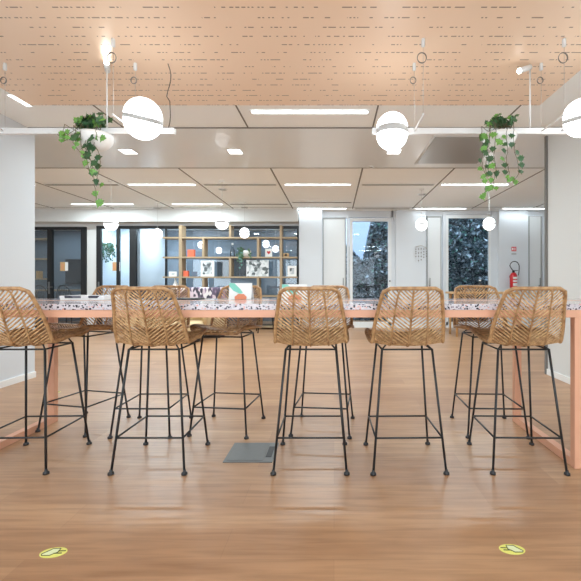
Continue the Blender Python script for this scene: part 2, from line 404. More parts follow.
# ------------------------------------------------------------------ outside
struct('ground', (-.6, 12, 10.15, 20, -.3, -.12), 'asphalt')
def leafcloud(n, f, s0, s1, mats, weights):
    m = MB()
    for _ in range(n):
        p = Vector(f()); s = R.uniform(s0, s1)
        rot = Matrix.Rotation(R.uniform(0, 6.28), 3, 'Z') @ Matrix.Rotation(R.uniform(.2, 1.5), 3, 'X') @ Matrix.Rotation(R.uniform(0, 6.28), 3, 'Z')
        q = [Vector((0,-s,0)), Vector((s*.55,-.2*s,.12*s)), Vector((s*.4,.5*s,0)), Vector((0,s,.1*s)), Vector((-s*.4,.5*s,0)), Vector((-s*.55,-.2*s,.12*s))]
        m.cur = R.choices(range(len(mats)), weights)[0]
        m.add([p+rot@v for v in q], [(0,1,2,3),(0,3,4,5)])
    return m
def hedge(name, x0, x1, y, z1f, label, n):
    e = empty(name, ((x0+x1)/2, y, -.12), label=label, cat='hedge'); cx = (x0+x1)/2
    b = MB(); nx, nz = 40, 40; vs = []
    for j in range(nz+1):
        for i in range(nx+1):
            x = x0+(x1-x0)*i/nx; zt = z1f(x); z = zt*j/nz
            d = noise.noise(Vector((x*2.2, z*2.2, y)))*.22+noise.noise(Vector((x*6, z*6, y)))*.08
            vs.append((x-cx, d+.1, z))
    o = len(vs)
    vs += [(v[0], v[1]+.5, v[2]) for v in vs]
    fs = []
    W = nx+1
    for j in range(nz):
        for i in range(nx):
            a = j*W+i; fs.append((a, a+1, a+W+1, a+W)); fs.append((o+a, o+a+W, o+a+W+1, o+a+1))
    for i in range(nx): fs.append((nz*W+i, nz*W+i+1, o+nz*W+i+1, o+nz*W+i))
    for j in range(nz): fs.append((j*W, (j+1)*W, o+(j+1)*W, o+j*W)); fs.append((j*W+nx, o+j*W+nx, o+(j+1)*W+nx, (j+1)*W+nx))
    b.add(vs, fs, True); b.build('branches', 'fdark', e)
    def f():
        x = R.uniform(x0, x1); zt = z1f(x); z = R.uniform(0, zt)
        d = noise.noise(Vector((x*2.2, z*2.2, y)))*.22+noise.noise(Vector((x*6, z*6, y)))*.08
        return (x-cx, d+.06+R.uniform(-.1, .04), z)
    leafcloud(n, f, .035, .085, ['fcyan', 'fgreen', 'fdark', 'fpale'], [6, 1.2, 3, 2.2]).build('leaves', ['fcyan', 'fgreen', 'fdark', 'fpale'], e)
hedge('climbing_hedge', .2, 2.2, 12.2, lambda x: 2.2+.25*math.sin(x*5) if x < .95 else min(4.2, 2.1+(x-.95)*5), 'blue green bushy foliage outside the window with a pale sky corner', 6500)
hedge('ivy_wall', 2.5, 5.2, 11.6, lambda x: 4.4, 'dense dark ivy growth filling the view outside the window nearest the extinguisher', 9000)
tag(boxo('building', (-3, 9, 17, 18, -.12, 9), 'building'), 'pale blue-grey building seen beyond the foliage through the window', 'building')

# ------------------------------------------------------------------ bar stool
rows = [(.232,.765,.150,0,.004),(.240,.775,.18,0,.010),(.225,.788,.20,0,.022),(.12,.775,.222,0,.035),(0,.760,.226,0,.035),(-.10,.752,.222,.005,.028),
        (-.165,.762,.212,.02,.018),(-.20,.81,.209,.035,.012),(-.225,.88,.204,.038,.005),(-.267,.99,.185,.035,0),(-.302,1.072,.168,.028,0),(-.310,1.091,.154,.024,0),(-.314,1.100,.126,.018,0)]
def cr(a, b, c, d, t): return .5*((2*b)+(-a+c)*t+(2*a-5*b+4*c-d)*t*t+(-a+3*b-3*c+d)*t**3)
def rowat(v):
    v = min(max(v, 0), 1)*(len(rows)-1); i = min(int(v), len(rows)-2); t = v-i
    g_ = lambda k: rows[min(max(k, 0), len(rows)-1)]
    return [cr(g_(i-1)[q], g_(i)[q], g_(i+1)[q], g_(i+2)[q], t) for q in range(5)]
# arc-length table
NT = 400; cum = [0]; pr = rowat(0)
for k in range(1, NT+1):
    q = rowat(k/NT); cum.append(cum[-1]+math.hypot(q[0]-pr[0], q[1]-pr[1])); pr = q
LEN = cum[-1]
def vs_(s):
    s = min(max(s, 0), LEN)
    lo, hi = 0, NT
    while hi-lo > 1:
        m_ = (lo+hi)//2
        if cum[m_] <= s: lo = m_
        else: hi = m_
    return (lo+(s-cum[lo])/max(cum[hi]-cum[lo], 1e-9))/NT
def S(u, s, off=0):
    y, z, w_, dy, dz = rowat(vs_(s)); k = abs(u)**2.3
    return Vector((u*w_, y+dy*k, z+dz*k-.011))
def make_stool():
    root = empty('bar_stool', (0,0,0), label='x', cat='bar stool')
    rim = MB(); pts = []
    n = 40
    for i in range(n+1): pts.append(S(1, LEN*i/n))
    for i in range(1, 8): pts.append(S(1-2*i/8, LEN))
    for i in range(n, -1, -1): pts.append(S(-1, LEN*i/n))
    for i in range(1, 8): pts.append(S(-1+2*i/8, 0))
    rim.tube(pts, .0115, 8, closed=True)
    # second wrap strand hugging the rim
    rim.build('rim', 'rattanrim', root)
    for u in (-.5, 0, .5):
        r = MB(); r.tube([S(u, LEN*i/36)+Vector((0, -.002, -.003)) for i in range(37)], .0058 if u else .0065, 6); r.build('rib', 'rattanrim', root)
    wv = MB(); pitch = .0225; slope = .078
    for col in range(4):
        ua, ub = -1+col*.5, -.5+col*.5
        inner, outer = (ub, ua) if col < 2 else (ua, ub)
        so = 0 if col in (1, 2) else pitch*.5
        k = -6
        while k*pitch < LEN:
            s0 = k*pitch+so+R.uniform(-.0015, .0015); pp = []
            N_ = 5
            for i in range(N_+1):
                t_ = i/N_; s = s0+slope*t_; u = inner+(outer-inner)*t_
                if .004 <= s <= LEN-.002: pp.append(S(u, s)+Vector((0, .0015, .0015)))
            if len(pp) >= 2: wv.tube(pp, [.0050, .0043, .0046][k % 3], 6, cap=False)
            k += 1
    wv.build('woven_shell', 'rattan', root)
    f = MB()
    zt = .718; hx, yr, yf = .152, -.128, .135
    cs = [(-hx, yr, zt), (hx, yr, zt), (hx, yf, zt), (-hx, yf, zt)]
    for i in range(4): f.rod(cs[i], cs[(i+1) % 4], .0055)
    for sx in (-1, 1):
        f.tube([(sx*hx, yr, zt), (sx*.12, -.10, .748)], .005, 6); f.tube([(sx*hx, yf, zt), (sx*.13, .11, .768)], .005, 6)
    f.build('seat_frame', 'blackmetal', root)
    ft = [(-.215, -.21), (.215, -.21), (.215, .22), (-.215, .22)]
    at = lambda i, z: Vector(cs[i]).lerp(Vector((ft[i][0], ft[i][1], 0)), (zt-z)/zt)
    for i in range(4):
        l = MB(); l.rod(at(i, zt+.004), at(i, .012), .0072, 10); lo = l.build('leg', 'blackmetal', root)
        p = MB(); p.lathe([(.008, .028), (.009, .016), (.0165, .012), (.0175, .0), ], (ft[i][0], ft[i][1], 0), 16); p.build('foot_pad', 'dark', lo)
    b = MB()
    zz = .205
    for i in range(4): b.rod(at(i, zz), at((i+1) % 4, zz), .0058)
    b.build('footrest', 'blackmetal', root)
    return root
near_g = 'rattan bar stools along the near side of the table'; far_g = 'rattan bar stools along the far side of the table'
spots = [
 (-1.91, 2.52, .03, near_g, 'rattan bar stool cut by the left edge of the photo, back to the viewer'),
 (-1.09, 2.52, .0, near_g, 'rattan bar stool with its back to the viewer, second from left on the near side'),
 (-.14, 2.52, .0, near_g, 'rattan bar stool beside the grey floor plate, middle one of the near row'),
 (.44, 2.52, .02, near_g, 'rattan bar stool facing straight to the table, second from right on the near side'),
 (1.15, 2.52, -.02, near_g, 'rattan bar stool at right end of the near side, beside the salmon table leg'),
 (-1.97, 3.14, PI-.23, far_g, 'rattan bar stool swivelled aside at the far left, its seat poking out beneath the table'),
 (-1.40, 3.07, PI, far_g, 'rattan bar stool across the table, directly behind the second near stool from left'),
 (-.82, 3.085, PI-.11, far_g, 'rattan bar stool across the table, its back behind the standing teal brochure'),
 (-.08, 3.085, PI-.10, far_g, 'rattan bar stool across the table, mostly hidden by the middle near stool'),
 (1.19, 3.07, PI-.03, far_g, 'rattan bar stool across the table in front of the window nearest the extinguisher')]
proto = make_stool()
for i, (x, y, rz, gname, lab) in enumerate(spots):
    o = proto if i == 0 else copy_tree(proto)
    o.location = (x, y, 0); o.rotation_euler.z = rz; o['label'] = lab; o['group'] = gname

# ------------------------------------------------------------------ table
TY0, TY1, TT = 2.375, 3.215, .994
te = empty('bar_table', (-.25, (TY0+TY1)/2, 0), label='long bar-height table with speckled terrazzo top on a salmon steel frame', cat='table')
def tb(name, x0, x1, y0, y1, z0, z1, m, bev=.002):
    ox, oy = -.25, (TY0+TY1)/2
    return boxo(name, (x0-ox, x1-ox, y0-oy, y1-oy, z0, z1), m, te, bev)
TX0, TX1 = -2.75, 2.0; ym = (TY0+TY1)/2+.04
tb('tabletop', TX0, TX1, TY0, ym-.008, TT-.036, TT, 'terrazzo'); tb('tabletop', TX0, TX1, ym+.008, TY1, TT-.036, TT, 'terrazzo')
tb('centre_strip', TX0, TX1, ym-.008, ym+.008, TT-.036, TT+.001, 'peachsteel', 0)
tb('apron_rail', TX0, TX1, TY0+.004, TY0+.05, TT-.082, TT-.0361, 'peachsteel'); tb('apron_rail', TX0, TX1, TY1-.05, TY1-.004, TT-.082, TT-.0361, 'peachsteel')
for xx in (-2.295, 1.45):
    a, b_ = xx, xx+.053
    tb('leg', a, b_, TY0+.004, TY0+.05, .05, TT-.0821, 'peachsteel'); tb('leg', a, b_, TY1-.05, TY1-.004, .05, TT-.0821, 'peachsteel')
    tb('base_rail', a, b_, TY0+.004, TY1-.004, 0, .05, 'peachsteel'); tb('cross_rail', a, b_, TY0+.051, TY1-.051, TT-.082, TT-.0361, 'peachsteel')

# things on the table
def part(m, name, mt, parent): return m.build(name, mt, parent)
bk = empty('magazine_stack', (-1.86, 3.02, TT), .04, 'white magazine with a grey and black printed cover lying on the table', 'magazine')
m = MB(); m.box(-.16, .16, -.11, .11, 0.001, .014, .001); m.build('pages', 'paper', bk); m = MB(); m.box(-.162, .162, -.112, .112, .0142, .032, .001); m.build('cover', 'magprint', bk)
dn = boxo('dark_folder', (-1.42, -1.02, 2.98, 3.12, TT+.0015, TT+.010), 'dark', None, .002); tag(dn, 'thin dark folder lying flat on the table behind the second near stool', 'folder')
def brochure(x, y, w_, h, lab, seed):
    e = empty('brochure', (x, y, TT+.001), 0, lab, 'brochure', None)
    ln = .10
    m = MB(); m.add([(-w_/2,0,0),(w_/2,0,0),(w_/2,ln*.3,h),(-w_/2,ln*.3,h),(-w_/2,.003,0),(w_/2,.003,0),(w_/2,ln*.3+.003,h),(-w_/2,ln*.3+.003,h)],
        [(0,1,2,3),(7,6,5,4),(0,4,5,1),(3,2,6,7),(0,3,7,4),(1,5,6,2)])
    m.add([(-w_/2,.10,0),(w_/2,.10,0),(w_/2,ln*.3+.004,h),(-w_/2,ln*.3+.004,h),(-w_/2,.103,0),(w_/2,.103,0),(w_/2,ln*.3+.006,h),(-w_/2,ln*.3+.006,h)],
        [(0,1,2,3),(7,6,5,4),(0,4,5,1),(3,2,6,7),(0,3,7,4),(1,5,6,2)])
    m.build('card', 'paper', e)
    P_ = lambda u, v: (-w_/2+u*w_, ln*.3*v-.0012, v*h)
    q = MB(); q.poly([P_(0,1),P_(.22,.98),(P_(.5,.62)),P_(.62,.40),P_(.5,.34),P_(.2,.52),P_(0,.80)], (0,.001,0)); q.build('teal_print', 'teal', e)
    q = MB(); q.poly([P_(.28,.0),P_(.26,.16),P_(.42,.34),P_(.66,.33),P_(.8,.15),P_(.78,0)], (0,.001,0)); q.build('orange_print', 'orange', e)
brochure(-.715, 3.0, .172, .125, 'white brochure with teal and orange print standing on the table', 1)
brochure(-.30, 2.98, .19, .115, 'white brochure with a teal corner standing behind the middle near stool', 2)

# ------------------------------------------------------------------ floor plate and stickers
fp = empty('floor_outlet_cover', ((X(223,2.46)+X(272,2.46))/2-.0, 2.61, 0), 0, 'square grey metal floor outlet cover let into the planks under the table', 'floor outlet')
m = MB(); m.box(-.155,.155,-.15,.15,0.0005,.005,.001); m.build('plate', 'greysteel', fp)
m = MB(); m.box(-.138,.093,-.133,.133,.005,.0056); m.build('lid_gap', 'seam', fp)
m = MB(); m.box(-.134,.089,-.129,.129,.0057,.0068); m.build('lid', 'greysteel', fp)
m = MB(); m.box(.10,.138,-.08,.08,.005,.0075,.001); m.cur=0; m.build('cable_flap', 'dark', fp)
def sticker(x, y, rz, flip, lab, r=.053, name='floor_sticker'):
    e = empty(name, (x, y, .0005), rz, lab, 'floor sticker')
    m = MB(); m.lathe([(r, 0), (r, .0008)], (0,0,0), 40, smooth=False); m.build('disc', 'yellow', e); e.scale = (1, .62, 1)
    s = -1 if flip else 1
    hand = [(-.30,.62),(.28,.60),(.42,.34),(.62,.05),(.80,-.22),(.70,-.45),(.10,-.5),(-.12,-.22),(-.32,-.02)]
    if s < 0: hand = hand
    hp = [(s*a*r, b*r*1.15, .0009) for a, b in hand]
    m = MB(); m.poly(hp, (0,0,.0004)); m.build('hand_fill', 'yellowpale', e)
    m = MB(); m.tube([(a,b,.0013) for a,b,c in hp], .0022, 5, closed=True)
    for yy, x0, x1 in ((.2,-.85,-.3),(-.22,-.7,-.1)): m.tube([(s*x0*r, yy*r, .0013), (s*x1*r, yy*r, .0013)], .0026, 5)
    m.build('hand_outline', 'olive', e)
sticker(X(53.5,1.64), 1.64, .06, True, 'round yellow floor sticker with a hand symbol pointing left, front left of the floor')
sticker(X(512,1.66), 1.66, -.05, False, 'round yellow floor sticker with a hand symbol pointing right, front right of the floor')
sticker(X(55,4.05), 4.05, .1, True, 'small yellow floor sticker beyond the left end of the table')

# ------------------------------------------------------------------ pendant lamps over the table
BY = 3.2; BZ = H(131.5, BY)
def halfglobe(m, c, r, sgn, gap, n=28, ax=None):
    pr_ = [(r*math.cos(a), sgn*(gap+r*math.sin(a))) for a in [PI/2*i/10 for i in range(11)]]
    pr_ = [(max(p, .00001), h) for p, h in pr_]
    if sgn < 0: pr_ = pr_[::-1]
    m.lathe(pr_, c, n)
def pendant(name, x0, x1, bars, globes, spots_, bowls, lab):
    ox = (x0+x1)/2
    e = empty(name, (ox, BY, BZ), 0, lab, 'pendant lamp')
    m = MB(); m.box(x0-ox, x1-ox, -.018, .018, -.024, .024, .004); m.build('bar', 'whitemetal', e)
    for x in bars:
        m = MB(); m.rod((x-ox, -.33, .0), (x-ox, -.018, .0), .006); m.build('spreader', 'whitemetal', e)
        for yy in (-.32, 0):
            m = MB(); m.rod((x-ox, yy, .0), (x-ox, yy, CH-.03-BZ), .0016, 5); w_ = m.build('suspension_wire', 'wire', e)
            m = MB(); m.lathe([(.012, 0), (.014, -.01), (.014, -.055), (.004, -.06)], (x-ox, yy, CH-.03-BZ), 12); m.build('ceiling_fitting', 'whitemetal', w_)
            m = MB(); rr = .034 if yy else .024
            for q in range(2):
                pts = [(x-ox-.01+rr*math.cos(a)*(1-.05*q), yy+.006*q-.006, CH-.03-BZ-.14+rr*1.1*math.sin(a)) for a in [2*PI*i/20 for i in range(20)]]
                m.tube(pts, .0024, 5, closed=True)
            m.build('cable_coil', 'coil', w_)
    for (x, y, z, r, tilt, rz) in globes:
        ge = MB(); gap = .015 if y < -.02 else .026
        halfglobe(ge, (0,0,0), r, 1, gap); halfglobe(ge, (0,0,0), r, -1, gap)
        g_ = ge.build('globe_shade', 'lamp', e); g_.location = (x-ox, y, z); g_.rotation_euler = (tilt[0], tilt[1], rz)
        bm_ = MB(); bm_.lathe([(r*.985, -gap), (r*1.02, -gap*.8), (r*1.02, gap*.8), (r*.985, gap)], (0,0,0), 40); bm_.build('band', 'bandgrey', g_)
        if y < -.02:
            m = MB(); m.rod((x-ox, -.018, 0), (x-ox, y+r*.9, z), .008); m.build('globe_arm', 'whitemetal', e)
    for (x, z, aim, bk_, en, sz) in spots_:
        m = MB(); m.rod((x-ox, 0, .024), (x-ox, 0, z-BZ), .006); rod_ = m.build('spotlight_stem', 'whitemetal', e)
        a = Vector(aim).normalized(); c = Vector((x-ox, 0, z-BZ)); m = MB(); m.rod(c-a*bk_, c+a*(.12-bk_), .022, 16)
        hd = m.build('spotlight_head', 'whitemetal', e); m = MB(); m.rod(c+a*(.1205-bk_), c+a*(.124-bk_), .02, 16); m.build('lens', 'spotlens', hd)
        L = bpy.data.lights.new('spotlight', 'SPOT'); L.energy = en; L.spot_size = sz; L.color = (1,.95,.86); L.shadow_soft_size = .02
        lo = bpy.data.objects.new('spotlight', L); C.objects.link(lo); lo.location = Vector((ox, BY, BZ))+c+a*(.14-bk_); lo.rotation_euler = a.to_track_quat('-Z', 'Y').to_euler()
    for (x, z) in bowls:
        r = .132; m = MB(); pr_ = [(max(r*math.sin(a), .00001), -r*math.cos(a)) for a in [PI/2*i/10 for i in range(11)]] + [(r-.008, 0)] + [((r-.008)*math.sin(a), -(r-.008)*math.cos(a)) for a in [PI/2*(1-i/8) for i in range(8)]]
        m.lathe(pr_, (x-ox, -.0, z-BZ), 32); m.build('planter_bowl', 'white', e)
        m = MB(); m.lathe([(.00001, 0), (r-.012, 0), (r-.012, .005), (.00001, .006)], (x-ox, 0, z-BZ-.03), 24); m.build('soil', 'dark', e)
    return e
gz = 0.0
lp = pendant('linear_pendant_lamp', X(-90, BY), X(175, BY), [-1.61, -2.665], [(X(143, 2.93), -.27, H(119, 2.93)-BZ, .134, (.25, .22), 0)], [(X(107, BY), H(66, BY), (.50, -1, .09), .07, 5, .6)], [(X(96, BY), BZ-.028)],
  'long white linear pendant with a glowing globe and ivy bowl hanging on the left')
rp = pendant('linear_pendant_lamp', X(372, BY), X(640, BY), [.65, 1.678], [(X(392, BY), 0, 0, .125, (0,0), 0), (X(581.5, 2.93), -.27, H(118, 2.93)-BZ, .122, (.2, -.22), 0)], [(X(530, BY), H(67, BY), (-1, -.35, -.5), .0, 15, 1.0)], [(X(499.5, BY), BZ-.028)],
  'long white linear pendant with two glowing globes and ivy bowl hanging on the right')
# loose dark flex feeding the left pendant
m = MB(); pts = []
for i in range(13):
    t_ = i/12; pts.append((X(168, BY)+.02*math.sin(t_*9)+.035*math.sin(t_*PI)**3*(1 if t_ > .5 else .2), BY+.0+.01*math.sin(t_*5), BZ+.026+(CH-.034-BZ-.026)*(1-t_)))
m.tube(pts, .0035, 6); o = m.build('power_cord', 'cord'); o.parent = lp; o.location = (-(X(-90, BY)+X(175, BY))/2, -BY, -BZ)

# ------------------------------------------------------------------ ivy
LEAF = [(0,-.42),(.30,-.62),(.42,-.30),(.82,-.22),(.55,.12),(.42,.42),(.18,.48),(0,1.0),(-.18,.48),(-.42,.42),(-.55,.12),(-.82,-.22),(-.42,-.30),(-.30,-.62)]
def add_leaf(m, p, s, yaw, pitch, roll):
    rot = Matrix.Rotation(yaw, 3, 'Z') @ Matrix.Rotation(pitch, 3, 'X') @ Matrix.Rotation(roll, 3, 'Y')
    vs = [Vector(p)+rot@Vector((0,.05*s,0))] + [Vector(p)+rot@Vector((a*s, -b*0 + .18*s*abs(a), -b*s)) for a, b in LEAF]
    n = len(LEAF); m.add(vs, [(0, 1+i, 1+(i+1) % n) for i in range(n)])
def ivy(px, py, strands, lab, top, seed):
    rr = random.Random(seed); base = Vector((X(px, BY), BY, BZ)); e = empty('hanging_ivy', base, 0, lab, 'ivy plant')
    stem = MB(); dk = MB(); 
    for (pts, size, light, yoff) in strands:
        if seed == 5: pts = [(a+4, b+1) for a, b in pts]
        P3 = [Vector((X(a, BY)-base.x, yoff, H(b, BY)-base.z)) for a, b in pts]
        start = Vector((max(-.1, min(.1, P3[0].x)), yoff*.4, -.02)); P3 = [start, Vector((P3[0].x, yoff, .012))]+P3
        fine = []
        for i in range(len(P3)-1):
            for k in range(5): fine.append(P3[i].lerp(P3[i+1], k/5)+Vector((rr.uniform(-.004,.004), rr.uniform(-.004,.004), 0)))
        fine.append(P3[-1]); stem.tube(fine, .0022, 5)
        acc = 0; last = fine[8]
        for i in range(8, len(fine)):
            acc += (fine[i]-fine[i-1]).length
            if acc > size*.8 or i == len(fine)-1:
                acc = 0; frac = i/len(fine); s = size*(1.0-.35*frac)*rr.uniform(.8, 1.15); side = rr.choice((-1, 1))
                p = fine[i]+Vector((side*s*.45, rr.uniform(-.02, .02), 0))
                dk.cur = 1 if rr.random() < light+(.45 if frac > .8 else 0) else 0
                stem.rod(fine[i], p, .0012, 4)
                add_leaf(dk, p, s*.8, rr.uniform(-.5, .5), rr.uniform(-.5, .3), rr.uniform(-.5, .5)+side*.3)
    for (a, b, s) in top:
        if seed == 5: a, b = a+3, b+2
        p = Vector((X(a, BY)-base.x, rr.uniform(-.09, .06), H(b, BY)-base.z)); dk.cur = 0 if rr.random() < .85 else 1
        stem.tube([(p.x*.5, 0, -.02), (p.x*.9, p.y*.7, p.z*.6), tuple(p)], .0016, 4)
        add_leaf(dk, p, s, rr.uniform(-1.2, 1.2), rr.uniform(-1.1, .5), rr.uniform(-1, 1))
    stem.build('stem', 'stem', e); dk.build('leaves', ['leafd', 'leafl'], e)
rt = random.Random(3)
topL = [(rt.gauss(89, 6.5), min(128, rt.gauss(123, 3.6)), rt.uniform(.04, .062)) for _ in range(70)] + [(86, 117, .04), (84, 116, .035), (98, 121, .04), (77, 124, .035), (103, 125, .035)]
topR = [(rt.gauss(501, 6.5), min(126, rt.gauss(123, 2.2)), rt.uniform(.026, .042)) for _ in range(60)] + [(489, 120, .028), (505, 118.5, .026), (512, 123, .03)]
topL = [t_ for t_ in topL if 72 < t_[0] < 105 and t_[1] > 114]; topR = [t_ for t_ in topR if 484 < t_[0] < 515 and t_[1] > 117]
ivy(94, 130, [([(91,140),(88,150),(93,158),(96,168),(97,180),(99,192),(100,205)], .078, .12, -.1), ([(86,138),(86,148),(90,158),(93,166),(94,174)], .082, .1, -.12), ([(78,134),(71,139),(66,141),(62,138)], .055, .85, -.1),
   ([(100,136),(102,141)], .085, 0, -.11), ([(82,138),(80,147),(84,154),(90,160)], .05, .9, -.13), ([(97,148),(103,158),(103,166),(100,178),(101,186)], .07, .15, -.09), ([(70,136),(74,144),(70,145)], .05, .8, -.12)],
   'trailing ivy spilling from the left pendant bowl in one long tail', topL, 5)
ivy(499.5, 130, [([(486,136),(484,146),(482,158),(481,170),(482,182),(480,194),(481,199)], .066, .25, -.1), ([(490,138),(489,150),(488,160),(490,172),(488,184),(487,192)], .066, .25, -.12), ([(478,136),(476,141)], .07, .2, -.08), ([(499,146),(500,156),(499,168),(502,178),(500,184)], .055, .45, -.14), ([(506,145),(507,158),(511,168),(511,178),(506,186)], .058, .35, -.13),
   ([(484,150),(477,158),(477,170),(481,180)], .06, .3, -.11)], 'fuller trailing ivy spilling from the right pendant bowl in several strands', topR, 9)

# ------------------------------------------------------------------ ceiling: perforated panel, lights, fittings
pp = struct('ceiling_panel', (-3.04, 2.06, .9, 3.955, CH-.03, CH-.002), 'peachpanel')
def area(x, y, z, sx, sy, p, col=(.80,.94,1), name='ceiling_light_source', rot=(0,0,0)):
    L = bpy.data.lights.new(name, 'AREA'); L.shape = 'RECTANGLE'; L.size = sx; L.size_y = sy; L.energy = p; L.color = col
    o = bpy.data.objects.new(name, L); C.objects.link(o); o.location = (x, y, z); o.rotation_euler = rot
def linear(x0, x1, y, lab, p=22, w_=.035, gr='recessed linear ceiling lights'):
    e = empty('linear_ceiling_light', ((x0+x1)/2, y, CH), 0, lab, 'ceiling light', gr); h = (x1-x0)/2; zo = -.006 if not 4.6 < y < 6.2 else -.012
    f = MB(); f.box(-h-.015, h+.015, -w_-.012, -w_, zo-.004, zo+.002); f.box(-h-.015, h+.015, w_, w_+.012, zo-.004, zo+.002); f.box(-h-.015, -h, -w_, w_, zo-.004, zo+.002); f.box(h, h+.015, -w_, w_, zo-.004, zo+.002)
    f.build('frame', 'whitemetal', e); boxo('diffuser', (-h, h, -w_, w_, zo-.001, zo+.001), 'led', e)
    area((x0+x1)/2, y, CH+zo-.008, 2*h, 2*w_, p)
linear(-.87, .36, 4.17, 'recessed linear light just beyond the peach panel, centre of the ceiling', 30)
for k, (a, b_, yy, lab) in enumerate([(-3.77, -2.55, 7.26, 'linear ceiling light in the middle row, left of the photo'), (-.9, .3, 7.26, 'linear ceiling light in the middle row, near the centre'), (1.98, 3.2, 7.26, 'linear ceiling light in the middle row, on the right'),
      (-6.7, -5.5, 7.26, 'linear ceiling light partly behind the left wall'),
      (-3.7, -2.55, 9.05, 'linear ceiling light closest to the bookshelf bulkhead'), (-6.0, -4.6, 9.05, 'linear ceiling light before the bulkhead above the glass doors'), (-.88, .3, 9.6, 'linear ceiling light tight to the far wall by the white column'), (1.98, 3.2, 9.6, 'linear ceiling light tight to the far wall over the mobile'), (4.1, 5.2, 9.6, 'linear ceiling light tight to the far wall above the extinguisher')]):
    linear(a, b_, yy, lab, 48 if yy < 8 else (26 if yy < 9.5 else 3.2))
for x, lab in ((-5.6, 'a'), (-3.3, 'a'), (-.3, 'a'), (2.0, 'a')): pass
for x in (-2.9, -.4, 2.0):  # unseen ceiling lights added above and behind the viewer to light the table
    linear(x-.6, x+.6, .35, 'linear light added in the unseen ceiling above the viewer', 18)
    linear(x-.6, x+.6, -1.9, 'linear light added in the unseen ceiling behind the viewer', 15)
# slot diffusers
def slot(x0, x1, y, lab):
    e = empty('air_slot', ((x0+x1)/2, y, CH-.003), 0, lab, 'air vent', 'slot air vents in the far ceiling'); h = (x1-x0)/2
    m = MB(); m.box(-h, h, -.05, .05, -.004, .001); m.build('frame', 'whitemetal', e)
    m = MB(); [m.box(-h+.02, h-.02, -.035+q*.03, -.020+q*.03, -.006, -.004) for q in range(3)]; m.build('slots', 'seam', e)
for x0, x1, y, lab in ((-2.4, -1.05, 7.26, 'slot air vent left of the central linear light'), (.5, 1.85, 7.26, 'slot air vent right of the central linear light'), (-.95, .4, 8.85, 'slot air vent nearer the far wall, centre'), (.5, 1.85, 9.6, 'slot air vent over the tall window'),
      (-5.3, -3.95, 7.26, 'slot air vent on the left of the far ceiling'), (-2.4, -1.05, 9.05, 'slot air vent before the bookshelf')): slot(x0, x1, y, lab)
def downlight(x, y, lab, s=.11):
    z = CH-.004 if 4.6 < y < 6.2 else CH; e = empty('square_downlight', (x, y, z), 0, lab, 'downlight', 'square downlights'); m = MB()
    m.box(-s-.012, s+.012, -s-.012, s+.012, -.005, .0); m.build('frame', 'whitemetal', e); boxo('diffuser', (-s, s, -s, s, -.008, -.005), 'led', e)
    area(x, y, z-.012, 2*s, 2*s, 12)
for px, lab in ((128, 'square downlight in the glossy ceiling band, left'), (235, 'square downlight in the glossy ceiling band, centre'), (394, 'square downlight in the glossy ceiling band, below the middle globe')): downlight(X(px, 5.42), 5.42, lab, .085)
def disc(px, py, r, lab):
    Z = (CH-EYE)*F/(VY-py); e = empty('ceiling_speaker', (X(px, Z), Z, CH), 0, lab, 'ceiling speaker', 'round ceiling fittings'); m = MB(); m.lathe([(r, 0), (r, -.012), (r*.85, -.018)], (0,0,0), 24); m.build('ring', 'whitemetal', e)
    m = MB(); m.lathe([(r*.8, -.018), (r*.5, -.024), (.00001, -.026)], (0,0,0), 24); m.build('grille', 'paneldark', e)
disc(223, 189, .09, 'round ceiling fitting left of the central light row'); disc(422, 194, .09, 'round ceiling fitting above the wall mobile'); disc(157, 207.5, .11, 'round ceiling fitting near the bulkhead, left'); disc(244.5, 207, .11, 'round ceiling fitting near the bulkhead, right'); disc(371, 166.5, .04, 'tiny round sensor in the ceiling')
# adjustable spots at the left wall
def eyeball(x, y, lab):
    e = empty('recessed_spotlight', (x, y, CH), 0, lab, 'spotlight'); m = MB(); m.box(-.03, .03, -.13, .13, -.012, 0); m.build('housing', 'white', e); boxo('diffuser', (-.024, .024, -.12, .12, -.014, -.012), 'led', e)
eyeball(X(20, 3.9), 3.9, 'short slim recessed light beside the left corner of the peach panel')

# pendants in the far zone
def globe_pendant(px, py, rpx, Z, lab, top=CH, gr='globe pendants in the far zone'):
    x = X(px, Z); z = H(py, Z); r = rpx*Z/F; e = empty('globe_pendant', (x, Z, z), 0, lab, 'globe pendant', gr); m = MB(); halfglobe(m, (0,0,0), r, 1, .011, 20); halfglobe(m, (0,0,0), r, -1, .011, 20)
    m.build('globe_shade', 'lampfar', e); m = MB(); m.lathe([(r*.98, -.011), (r*1.02, -.009), (r*1.02, .009), (r*.98, .011)], (0,0,0), 24); m.build('band', 'seam', e)
    m = MB(); m.rod((0,0,r), (0,0,top-z-.002), .003, 5); m.build('cord', 'wire', e); m = MB(); m.lathe([(.05, 0), (.05, -.02)], (0,0,top-z), 16); m.build('canopy', 'white', e)
globe_pendant(111, 223.5, 6.5, 7.0, 'globe pendant in front of the glass door with the hanging plant'); globe_pendant(222, 222.5, 6.6, 7.0, 'globe pendant high in front of the bookshelf')
globe_pendant(421.5, 224.5, 5.8, 7.6, 'globe pendant above the white wall mobile'); globe_pendant(489, 224, 5.8, 7.6, 'globe pendant at the corner of the window by the extinguisher')
globe_pendant(157.5, 234, 4.8, 8.9, 'globe pendant before the pale glazed room'); globe_pendant(244.5, 233, 4.8, 8.9, 'globe pendant lower in front of the bookshelf')
for q, (a, b_, c_) in enumerate(((201, 245, 3.1), (219, 250.5, 2.9), (266, 244, 3.5), (275.5, 249, 3.1))):
    globe_pendant(a, b_, c_, 10.8, ['globe pendant inside the glazed room, far left behind the shelves', 'globe pendant inside the glazed room above the white poster', 'globe pendant inside the glazed room, over the heart card', 'globe pendant inside the glazed room, touching the heart card'][q], 2.66, 'globe pendants inside the glazed room')

